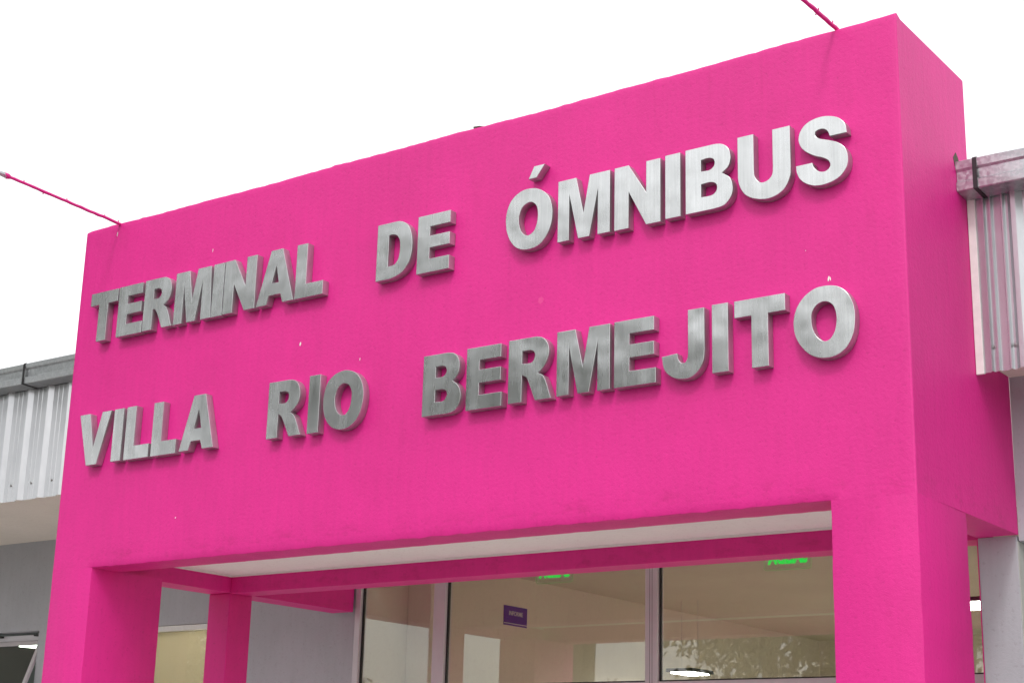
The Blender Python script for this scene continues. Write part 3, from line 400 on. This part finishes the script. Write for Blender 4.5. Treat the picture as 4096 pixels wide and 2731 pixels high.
# ------------------------------------------------------------------ steel letters
ORD = {'TERMINAL': ['first', '', '', '', '', '', '', 'last']}
LAB = [
 'dark streaked steel letter T that begins the word TERMINAL', 'steel letter E between T and R of TERMINAL', 'steel letter R between E and M of TERMINAL', 'steel letter M of the word TERMINAL',
 'narrow steel letter I of the word TERMINAL', 'bright steel letter N of the word TERMINAL', 'shiny steel letter A of the word TERMINAL', 'steel letter L that ends the word TERMINAL',
 'steel letter D of the word DE in the top row', 'steel letter E of the word DE in the top row', 'small slanted steel accent floating above the O of OMNIBUS', 'steel letter O under the accent, beginning OMNIBUS',
 'steel letter M of the word OMNIBUS', 'steel letter N of the word OMNIBUS', 'narrow steel letter I of the word OMNIBUS', 'steel letter B of the word OMNIBUS', 'bright steel letter U of the word OMNIBUS', 'bright steel letter S that ends the word OMNIBUS',
 'steel letter V that begins the word VILLA', 'narrow steel letter I of the word VILLA', 'first steel letter L of VILLA, right beside the I', 'second steel letter L of VILLA, right beside the A', 'steel letter A that ends the word VILLA',
 'steel letter R that begins the word RIO', 'narrow steel letter I of the word RIO', 'steel letter O that ends the word RIO',
 'steel letter B that begins the word BERMEJITO', 'first steel letter E of BERMEJITO, between B and R', 'steel letter R of the word BERMEJITO', 'steel letter M of the word BERMEJITO', 'second steel letter E of BERMEJITO, between M and J',
 'steel letter J of the word BERMEJITO', 'narrow steel letter I of the word BERMEJITO', 'steel letter T of the word BERMEJITO', 'large steel letter O that ends the word BERMEJITO']
DEPTH = .064
def letter(word, ch, loops, label):
    cu = bpy.data.curves.new('outline', 'CURVE'); cu.dimensions = '2D'; cu.fill_mode = 'BOTH'
    bev = .0022
    cu.extrude = DEPTH/2 - bev; cu.bevel_depth = bev; cu.bevel_resolution = 1; cu.offset = -bev
    for lp in loops:
        sp = cu.splines.new('POLY'); sp.points.add(len(lp) - 1); sp.use_cyclic_u = True
        for p, (x, z) in zip(sp.points, lp): p.co = (x/1000, z/1000 + H, 0, 1)
    tmp = bpy.data.objects.new('outline', cu); COL.objects.link(tmp)
    dg = bpy.context.evaluated_depsgraph_get(); me = bpy.data.meshes.new_from_object(tmp.evaluated_get(dg))
    bpy.data.objects.remove(tmp); bpy.data.curves.remove(cu)
    xs = [p[0] for p in loops[0]]; zs = [p[1] for p in loops[0]]
    org = Vector(((min(xs) + max(xs))/2000, 0, min(zs)/1000 + H))
    for v_ in me.vertices:
        x, z, d = v_.co; v_.co = Vector((x, -DEPTH/2 - d - .001, z)) - org
    for p in me.polygons: p.use_smooth = True
    me.set_sharp_from_angle(angle=R(28)); me.materials.clear(); me.materials.append(STEEL); me.materials.append(RETURNS)
    for p in me.polygons: p.material_index = 1 if abs(p.normal.y) < .25 else 0
    o = link('accent_mark' if ch == 'accent' else 'metal_letter', me, STEEL, None, org)
    return tag(o, label, 'letter', 'brushed steel letters on the pink fascia')
for (wd, ch, lp), lb in zip(GLYPHS, LAB): letter(wd, ch, lp, lb)

# ------------------------------------------------------------------ the station building behind the portal
bld = empty('terminal_building', (-4, 3.3, 0), 'low grey bus terminal building with sheet metal eaves behind the pink portal', 'building')
YW = 3.27
# left wall with two openings, its right end at the glass front
W1 = (-5.75, -4.285, -4.55, -2.755); W2 = (-3.0, -1.36, -4.9, -2.779)
boxobj('front_wall', [(-12, W1[0], YW, YW + .2, -H, -1.2), (W1[0], W1[1], YW, YW + .2, -H, W1[2]), (W1[0], W1[1], YW, YW + .2, W1[3], -1.2), (W1[1], W2[0], YW, YW + .2, -H, -1.2),
                      (W2[0], W2[1], YW, YW + .2, -H, W2[2]), (W2[0], W2[1], YW, YW + .2, W2[3], -1.2), (W2[1], .258, YW, YW + .2, -H, -1.2)], GREY, bld, loc=(-5, YW, 0))
# right wing wall with its deep recess, and the grey end pilaster with a pink inner skin
RY = 1.5675
boxobj('front_wall', [(7.002, 12, RY, RY + .3, -2.806, -1.0), (9.2, 12, RY, RY + .3, -H, -2.806), (6.992, 9.2, RY, RY + .3, -H, -5.0)], GREY, bld, loc=(9.5, RY, 0))
boxobj('pilaster', [(6.748, 6.990, RY, 3.20, -H, -2.772)], GREY, bld, bev=.006)
boxobj('pilaster_skin', (6.741, 6.7475, RY + .004, 3.19, -H, -2.773), PINK, bld)
boxobj('recess_reveal', (6.9905, 6.994, RY + .003, RY + .30, -5.0, -2.807), PALE, bld)
wr = boxobj('window', [(6.995, 7.05, RY + .2, RY + .26, -5, -2.81), (9.1, 9.2, RY + .2, RY + .26, -5, -2.81), (7.05, 9.1, RY + .2, RY + .26, -2.87, -2.81), (7.05, 9.1, RY + .2, RY + .26, -5, -4.94)], ALU, bld, bev=.004)
boxobj('pane', (7.05, 9.1, RY + .225, RY + .232, -4.94, -2.87), GLASSD, wr)
# soffits
boxobj('soffit', [(-12, -.002, 1.03, YW, -1.775, -1.76)], SOFFIT, bld)
boxobj('soffit', [(7.004, 12, 1.03, RY, -1.795, -1.78)], SOFFIT, bld)
# roof sheets, falling to the gutters
for x0, x1 in ((-12, -.003), (7.003, 12)):
    bm = B(); prism_x(bm, [(.99, -.80), (1.0, -.78), (15, .9), (15, .87), (1.02, -.82)], x0, x1); fin('roof', bm, ROOF, bld, ((x0+x1)/2, 1, H - .8))
# ribbed fascia sheets
def ribbed(x0, x1, ribs, ztop, zbot, screws, name_loc):
    """ribs: list of (left foot, left crest, right crest, right foot); small swages between"""
    pts = [(x0, 0)]
    for i, (a, b_, c, d) in enumerate(ribs):
        px = pts[-1][0]; 
        for f in (1/3, 2/3):
            s = px + (a - px)*f
            if a - px > .12: pts += [(s - .008, 0), (s - .002, -.0035), (s + .004, -.0035), (s + .010, 0)]
        pts += [(a, 0), (b_, -.030), (c, -.030), (d, 0)]
    if x1 - pts[-1][0] > .05: pts += [(x1, 0)]
    pts = [p for p in pts if x0 <= p[0] <= x1]
    bm = B(); f = []; 
    for dy, in ((0,), (.0012,)):
        f.append([[bm.verts.new((x, 1.0 + y + dy, z + H)) for x, y in pts] for z in (zbot, (zbot+ztop)/2, ztop)])
    for s in (0, 1):
        for r in range(2):
            for k in range(len(pts) - 1): bm.faces.new((f[s][r][k], f[s][r][k+1], f[s][r+1][k+1], f[s][r+1][k]))
    for k in range(len(pts) - 1): bm.faces.new((f[0][0][k], f[0][0][k+1], f[1][0][k+1], f[1][0][k]))
    o = fin('fascia_panel', bm, SHEET, bld, name_loc)
    for x, z in screws:
        bm = B(); tube(bm, [(x, 1.0, z + H), (x, .997, z + H), (x, .9965, z + H), (x, .992, z + H)], [.013, .013, .008, .006], 10)
        fin('screw', bm, SCREWM, o, (x, 1.0, z + H))
    return o
per = .2845
ribs = [(-1.894 + per*k, -1.862 + per*k, -1.835 + per*k, -1.789 + per*k) for k in range(-35, 7)]
ribs = [r for r in ribs if r[3] < -.05]
ribbed(-12, -.001, ribs, -.86, -1.905, [(-1.696 + per*k, -1.756) for k in range(-4, 5)], (-5, 1, H - 1.905))
ribsR = [(7.200, 7.214, 7.222, 7.226), (7.245, 7.272, 7.300, 7.335)] + [(7.245 + per*k, 7.272 + per*k, 7.300 + per*k, 7.335 + per*k) for k in range(1, 17)]
fr = ribbed(7.052, 12, [(7.094, 7.100, 7.106, 7.110), (7.135, 7.141, 7.149, 7.155)] + ribsR, -.80, -1.902, [(7.112, -1.752), (7.240, -1.757), (7.44, -1.76)], (9, 1, H - 1.9))
bm = B(); box(bm, 7.003, 7.0515, .985, 1.004, -1.908, -.81)
fin('edge_trim', bm, WHITE, fr, (7.03, 1, H - 1.9), bev=.003)
for d in ((7.003, 12, 1.006, 1.030, -1.85, -.82), (-12, -.002, 1.006, 1.030, -1.85, -.87)): boxobj('fascia_backing', d, WHITE, bld)
# box gutters with black straps
def gutter(x0, x1, zt, z1, z2, zb, zbb, straps):
    prof = [(.833, zt), (.822, zt - .006), (.826, z1 + .010), (.840, z1 - .004), (.840, z2 + .012), (.824, z2 - .002), (.828, zb + .004), (.834, zb), (.982, zbb), (.982, zt - .02)]
    bm = B(); a = [bm.verts.new((x0, y, z + H)) for y, z in prof]
    n = len(prof); k = 24; prev = a
    for i in range(1, k + 1):
        x = x0 + (x1 - x0)*i/k; cur = [bm.verts.new((x, y + rj.gauss(0, .0008), z + H + rj.gauss(0, .0010))) for y, z in prof]
        for j in range(n): bm.faces.new((prev[j], prev[(j+1) % n], cur[(j+1) % n], cur[j]))
        prev = cur
    bm.faces.new(a[::-1]); bm.faces.new(prev)
    g = fin('gutter', bm, GALV, bld, ((x0+x1)/2, .9, H + zb))
    for s in straps:
        bm = B(); o_ = .004; w_ = .013
        q = [(.834 - o_, zt + .006), (.822 - o_, zt - .006), (.822 - o_, zb - o_), (.99, zbb - o_)]
        inn = [(.840, zt + .003), (.8215, zt - .008), (.8215, zb - .0005), (.99, zbb - .0005)]
        L = [[bm.verts.new((x, y, z + H)) for y, z in pr] for x in (s - w_, s + w_) for pr in (q, inn)]
        for j in range(3):
            bm.faces.new((L[0][j], L[0][j+1], L[2][j+1], L[2][j])); bm.faces.new((L[1][j], L[1][j+1], L[3][j+1], L[3][j]))
            bm.faces.new((L[0][j], L[0][j+1], L[1][j+1], L[1][j])); bm.faces.new((L[2][j], L[2][j+1], L[3][j+1], L[3][j]))
        bm.faces.new((L[0][0], L[1][0], L[3][0], L[2][0]))
        st = fin('strap', bm, STRAP, g, (s, .82, H + zb))
    return g
gutter(-12, -.003, -.683, -.738, -.816, -.873, -.880, [-1.738 - 1.35*k for k in range(0, 7)])
gutter(7.003, 12, -.620, -.684, -.757, -.812, -.822, [7.120 + 1.35*k for k in range(0, 4)])

# left window: deep opening with a top-hung sash pushed out
x0, x1, z0, z1 = W1
win = boxobj('window', [(x0 + .002, x1 - .002, YW + .09, YW + .15, z1 - .105, z1 - .03), (x0 + .002, x0 + .05, YW + .09, YW + .15, z0, z1 - .105), (x1 - .05, x1 - .002, YW + .09, YW + .15, z0, z1 - .105), (x0 + .05, x1 - .05, YW + .09, YW + .15, z0, z0 + .06)], ALU, bld, bev=.003)
hz, hy, tl = z1 - .095, YW + .075, R(19.5); hgt = 1.0
def sashpt(x, s, d): return (x, hy - math.sin(tl)*s + math.cos(tl)*d*-1, hz - math.cos(tl)*s - math.sin(tl)*d*1)
def sbox(bm, xa, xb, s0, s1, d0, d1):
    vs_ = [bm.verts.new(Vector(sashpt(x, s, d)) + Vector((0, 0, H))) for s in (s0, s1) for d in (d0, d1) for x in (xa, xb)]
    for f in ((0, 2, 3, 1), (4, 5, 7, 6), (0, 1, 5, 4), (2, 6, 7, 3), (0, 4, 6, 2), (1, 3, 7, 5)): bm.faces.new([vs_[i] for i in f])
bm = B(); a0, a1 = x0 + .03, x1 - .012
for d in ((a0, a1, 0, .05), (a0, a1, hgt - .05, hgt), (a0, a0 + .05, .05, hgt - .05), (a1 - .05, a1, .05, hgt - .05)): sbox(bm, *d, -.02, .02)
sash = fin('sash', bm, ALU, win, ((a0+a1)/2, hy, hz + H), bev=.003)
bm = B(); sbox(bm, a0 + .05, a1 - .05, .05, hgt - .05, -.003, .003); fin('pane', bm, GLASSD, win, ((a0+a1)/2, hy, hz + H))
for xx in (x1 - .085, x1 - .77):
    boxobj('hinge', [(xx - .06, xx + .065, YW + .045, YW + .088, z1 - .05, z1 - .032)], BLACK, win, bev=.004)
# second window, flush white frame, with a pale blind inside
x0, x1, z0, z1 = W2
win2 = boxobj('window', [(x0, x1, YW - .004, YW + .06, z1 - .058, z1 - .006), (x0, x0 + .05, YW - .004, YW + .06, z0, z1 - .058), (x1 - .05, x1, YW - .004, YW + .06, z0, z1 - .058), (x0 + .05, x1 - .05, YW - .004, YW + .06, z0, z0 + .05)], WHITE, bld, bev=.003)
boxobj('pane', (x0 + .05, x1 - .05, YW + .028, YW + .034, z0 + .05, z1 - .058), GLASS, win2)
boxobj('blind', (x0 + .02, x1 - .02, YW + .10, YW + .104, z0 + .02, z1 - .02), translucent('tan_blind', (.60, .55, .45)), win2)

# entrance glass front between the side walls of the portal
gf = boxobj('glass_front', [(.262, .325, YW - .03, YW + .07, -H, -2.25)], ALU, bld, bev=.004)
def stile(xa, xb, mid=True):
    o = boxobj('mullion', [(xa, xb, YW - .03, YW + .07, -H, -2.25)], ALU, gf, bev=.004)
    xm = (xa+xb)/2
    if mid: boxobj('groove', [(xm - .014, xm - .011, YW - .0312, YW - .02, -H, -2.26), (xm + .008, xm + .011, YW - .0312, YW - .02, -H, -2.26)], STRAP, o)
stile(1.185, 1.315, False); stile(3.372, 3.486); stile(5.56, 5.68, False)
boxobj('jamb', (6.66, 6.738, YW - .03, YW + .07, -H, -2.25), ALU, gf, bev=.004)
bays = [(.325, 1.185), (1.315, 3.372), (3.486, 5.56), (5.68, 6.66)]
for xa, xb in bays:
    boxobj('rail', [(xa, xb, YW - .028, YW + .068, -3.535, -3.448)], ALU, gf, bev=.004)
    boxobj('rail', [(xa, xb, YW - .028, YW + .068, -H + .01, -H + .09)], ALU, gf, bev=.004)
    boxobj('gasket', [(xa, xb, YW + .004, YW + .03, -3.448, -3.436), (xa, xa + .014, YW + .004, YW + .03, -3.436, -2.26), (xb - .006, xb, YW + .004, YW + .03, -3.436, -2.26)], BLACK, gf)
    p = boxobj('pane', (xa + .002, xb - .002, YW + .012, YW + .018, -3.446, -2.26), GLASS, gf)
    boxobj('pane', (xa + .002, xb - .002, YW + .012, YW + .018, -H + .09, -3.536), GLASS, gf)
# the hall behind the glass
HZ = -2.15
boxobj('hall_ceiling', [(.1, 12, YW + .08, 13, HZ, HZ + .05)], INNER, bld)
boxobj('hall_floor', [(.1, 12, YW + .08, 13, -H + .005, -H + .03)], TILE, bld)
boxobj('hall_wall', [(.1, .3, YW + .08, 13, -H + .03, HZ)], CREAM, bld)
boxobj('hall_wall', [(11.8, 12, YW + .08, 13, -H + .03, HZ)], CREAM, bld)
boxobj('hall_wall', [(.3, 11.8, 13, 13.2, -H + .03, -5.0), (.3, 11.8, 13, 13.2, -3.0, HZ), (.3, .9, 13, 13.2, -5, -3.0), (4.6, 11.8, 13, 13.2, -5, -3.0)], CREAM, bld)
boxobj('hall_wall', [(6.99, 12, YW + .0, YW + .08, -H, HZ)], CREAM, bld)
boxobj('lintel', [(.26, 6.74, YW - .03, YW + .075, -2.25, -1.2)], PALE, bld)
boxobj('hall_column', [(.301, .58, 3.95, 4.2, -H + .03, HZ)], CREAM, bld, bev=.01)
# room behind the left windows
boxobj('side_room', [(-12, -.1, 7.5, 7.6, -H, -1.3), (-12, -.1, YW + .2, 7.5, -1.4, -1.3), (-12, -.1, YW + .2, 7.5, -H, -H + .03)], simple('dull_green_wall', (.22, .25, .23), .8, 0, .04), bld)

boxobj('bounce_wall', [(-3.5, -3.4, YW + .2, 7.45, -H + .03, -1.41), (-.12, -.1, YW + .2, 7.45, -H + .03, -1.41), (-3.4, -.12, 7.40, 7.45, -H + .03, -1.41), (-3.4, -.12, YW + .2, 7.40, -H + .03, -H + .04)], CREAM, bld)  # added cream walls and floor, bouncing lamp light onto the blind
# lit lamps hanging in the rooms, some added to brighten hall and blind
def lamp(cx, cy, z, lx, ly, label, rod=.5):
    t = empty('ceiling_lamp', (cx, cy, z + H), label, 'lamp', 'lit panel lamps inside the terminal')
    boxobj('housing', (cx - lx/2 - .04, cx + lx/2 + .04, cy - ly/2 - .04, cy + ly/2 + .04, z + .012, z + .05), STRAP, t, bev=.008)
    boxobj('diffuser', (cx - lx/2, cx + lx/2, cy - ly/2, cy + ly/2, z, z + .012), LAMP, t)
    for sx in (-.4, .4): boxobj('hanger_wire', [(cx + lx*sx - .0015, cx + lx*sx + .0015, cy - .0015, cy + .0015, z + .05, z + rod)], ALU, t)
lamp(1.13, 7.9, -3.0, .26, .40, 'lit white panel lamp low in the right hand glass bay', .82)
lamp(5.33, 5.5, -2.7, .36, .5, 'lit lamp seen in the slit beside the grey pilaster', .52)
lamp(4.6, 10.4, -2.9, 1.1, .9, 'added panel lamp deep in the hall, brightening the room behind the glass', .7)  # added fill for the hall interior
lamp(8.2, 8.6, -2.9, 1.2, 1.2, 'added panel lamp brightening the right half of the hall', .7)  # added as well, to lift the hall from the right

lamp(-6.70, 5.2, -2.695, .34, .4, 'small lit lamp showing through the tilted left window', .9)
lamp(-1.9, 4.5, -2.2, 1.3, 1.0, 'added hidden panel lamp lighting the tan blind of the white framed window', .7)  # added out of sight so the blind glows through

# blue notice on the hall's side wall, two green exit signs above the doors
def text_mesh(s, size, depth, bold=0):
    cu = bpy.data.curves.new('text', 'FONT'); cu.body = s; cu.size = size; cu.extrude = depth; cu.offset = bold; cu.align_x = 'CENTER'; cu.resolution_u = 6
    o = bpy.data.objects.new('text', cu); COL.objects.link(o)
    me = bpy.data.meshes.new_from_object(o.evaluated_get(bpy.context.evaluated_depsgraph_get()))
    bpy.data.objects.remove(o); bpy.data.curves.remove(cu)
    me.materials.clear(); return me
def fit(me, w_, h_):
    xs = [v.co.x for v in me.vertices]; ys = [v.co.y for v in me.vertices]
    cx, cy = (min(xs)+max(xs))/2, min(ys); sx = w_/(max(xs)-min(xs)); sy = h_/(max(ys)-min(ys))
    for v in me.vertices: v.co.x = (v.co.x - cx)*sx; v.co.y = (v.co.y - cy)*sy
sg = boxobj('notice_panel', (.301, .308, 5.50, 5.913, -2.653, -2.452), BLUE, bev=.002)
tag(sg, 'small navy blue notice reading INFORME on the inner hall wall', 'sign')
me = text_mesh('INFORME', .1, .001, .002); fit(me, .245, .045)
for v in me.vertices: v.co = Vector((v.co.z + .0082, v.co.x, v.co.y))     # faces +x, reads away from the street
link('lettering', me, TXT, sg, Vector((.3015, 5.708, H - 2.548)) - sg.location)
boxobj('stripe', (.308, .3092, 5.502, 5.911, -2.636, -2.628), TXT, sg)
def exit_sign(xc, wd, zb, label, s=1.0):
    t = empty('exit_sign', (xc, 3.6, zb + H), label, 'sign', 'green exit signs behind the glass front')
    hw = wd/2; hh = .19; r = .02; y0, y1 = 3.597, 3.603
    prof = [(xc - hw + r + r*math.cos(R(a)), zb + r + r*math.sin(R(a))) for a in (180, 210, 240, 270)] + [(xc + hw - r + r*math.cos(R(a)), zb + r + r*math.sin(R(a))) for a in (270, 300, 330, 360)] + [(xc + hw, zb + hh), (xc - hw, zb + hh)]
    bm = B(); a = [bm.verts.new((x, y0, z + H)) for x, z in prof]; b_ = [bm.verts.new((x, y1, z + H)) for x, z in prof]
    bm.faces.new(a); bm.faces.new(b_[::-1])
    for k in range(len(prof)): bm.faces.new((a[k], a[(k+1) % len(prof)], b_[(k+1) % len(prof)], b_[k]))
    fin('acrylic_plate', bm, ACRYL, t, (xc, 3.6, zb + H))
    bm = B(); pts = [(x, 3.6, z + H) for x, z in prof]; tube(bm, [pts[-1]] + pts[:-1], .0022, 5); fin('lit_edge', bm, GEDGE, t, (xc, 3.6, zb + H))
    me = text_mesh('SALIDA', .12, .002, .006); fit(me, wd*.84, .115)
    for v in me.vertices: v.co = Vector((-v.co.x, v.co.z, v.co.y))         # seen from behind: mirror-written
    link('lettering', me, GREEN, t, (0, -.001, .043))
    boxobj('housing', (xc - hw - .005, xc + hw + .005, 3.58, 3.62, zb + hh, zb + hh + .05), WHITE, t, bev=.005)
    boxobj('bracket', (xc - .03, xc + .03, 3.59, 3.61, zb + hh + .05, HZ), WHITE, t)
exit_sign(2.231, .385, -2.556, 'green lit exit sign half hidden by the beam in the middle bay')
exit_sign(4.468, .41, -2.572, 'green lit exit sign half hidden by the beam in the right bay')

# ------------------------------------------------------------------ trees across the forecourt (they show in the glass and the steel)
def tree(loc, height, base, rad, nleaf, leaf, mat, seed, label, hang=0, ncl=15):
    rg = random.Random(seed); x, y = loc
    t = empty('tree', (x, y, 0), label, 'tree', 'trees facing the terminal')
    bm = B(); top = base + (height - base)*.55
    tr = [(x, y, 0), (x + rg.uniform(-.1, .1), y + rg.uniform(-.1, .1), base*.5), (x + rg.uniform(-.25, .25), y, base), (x + rg.uniform(-.4, .4), y + rg.uniform(-.3, .3), top)]
    r0 = height*.028
    tube(bm, tr, [r0*1.3, r0, r0*.85, r0*.35], 9)
    clumps = []
    for k in range(ncl):
        a = rg.uniform(0, 6.28); f = rg.uniform(.35, 1); zz = rg.uniform(base + .1*(height-base), height - .1*(height-base))
        env = math.sqrt(max(.08, 1 - ((zz - (base+height)/2)/((height-base)/2))**2))
        c = Vector((x + math.cos(a)*rad*f*env, y + math.sin(a)*rad*f*env, zz)); clumps.append((c, rad*rg.uniform(.24, .42)))
        s = Vector(tr[2]) + (Vector(tr[3]) - Vector(tr[2]))*rg.uniform(0, .9)
        mid = s.lerp(c, .5) + Vector((0, 0, rg.uniform(-.2, .5)))
        tube(bm, [s, mid, c], [r0*.4, r0*.25, r0*.08], 6)
        for _ in range(3):
            e = c + Vector((rg.gauss(0, 1), rg.gauss(0, 1), rg.gauss(0, .7) - hang))*rad*.25
            tube(bm, [mid.lerp(c, .7), mid.lerp(e, .8), e], [r0*.12, r0*.08, r0*.03], 5)
    fin('trunk', bm, BARK, t, (x, y, 0))
    vs_, fs = [], []
    for i in range(nleaf):
        c, r = rg.choice(clumps)
        d = Vector((rg.gauss(0, 1), rg.gauss(0, 1), rg.gauss(0, .8))); d = d.normalized()*r*(rg.random()**.45)
        p = c + d - Vector((0, 0, hang*rg.random()*r*2))
        n = Vector((rg.gauss(0, 1), rg.gauss(0, 1), rg.gauss(.5, 1))).normalized(); u = n.orthogonal().normalized(); v = n.cross(u)
        l = leaf*rg.uniform(.6, 1.3); k = len(vs_)
        for a_, b_ in ((-1, 0), (0, -.45), (1, 0), (0, .45)): vs_.append(p + u*a_*l + v*b_*l - Vector((x, y, 0)))
        fs.append((k, k+1, k+2, k+3))
    me = bpy.data.meshes.new('crown'); me.from_pydata(vs_, [], fs)
    link('crown', me, mat, t)
    return t
tree((-8, -21), 10.5, 3.2, 4.6, 22000, .11, LEAF2, 11, 'spreading tree reflected in the right hand glass bay', .3)
tree((-4, -24), 12.4, 4.4, 4.6, 15000, .12, LEAF, 22, 'added rounder tree right of the spreading one, darkening the last steel letters', 0, 22)  # added to extend the dark reflection across the end of the lower row
tree((-12, -19), 14.6, 7.4, 5.6, 15000, .15, LEAF, 21, 'added tall tree with a high broad crown, darkening the lower row of letters', 0, 30)  # added so the lower row of steel mirrors dark foliage
tree((-8.2, -1.9), 16.0, 4.7, 4.4, 14000, .16, LEAF, 12, 'added high crowned tree out of view, darkening the left letters and pier', 0, 30)  # placed to block sky from the left end and darken its letters
tree((-31.5, -24.5), 7.0, 2.4, 3.8, 12000, .12, LEAF2, 13, 'low bushy tree reflected in the white framed window')
tree((-27, -42), 6.6, 2.0, 2.6, 6000, .12, LEAF, 14, 'small distant tree at the far edge of the forecourt')
tree((-26, -27.3), 5.6, 1.2, 1.7, 4000, .10, LEAF2, 16, 'small round tree reflected low in the narrow left glass bay')
tree((2.4, 19), 6.5, 1.6, 2.6, 2500, .2, LEAF, 15, 'green tree behind the hall, seen through the slit beside the pilaster')
t = empty('street_lamp', (-28.3, -20.2, 0), 'tall thin street lamp reflected beside the low bushy tree', 'street lamp')
bm = B(); tube(bm, [(-28.3, -20.2, 0), (-28.3, -20.2, 4), (-28.3, -20.2, 6.5)], [.11, .09, .06], 10); fin('pole', bm, SCREWM, t, (-28.3, -20.2, 0), smooth=50)
bm = B(); tube(bm, [(-28.3, -20.2, 6.1), (-27.8, -19.8, 6.35), (-27.1, -19.4, 6.4)], [.05, .04, .04], 8); fin('bracket', bm, SCREWM, t, (-28.3, -20.2, 6.1), smooth=50)
boxobj('lamp_head', (-27.3, -26.5, -19.55, -19.25, 6.34, 6.46), SCREWM, t, bev=.03, rel=False)
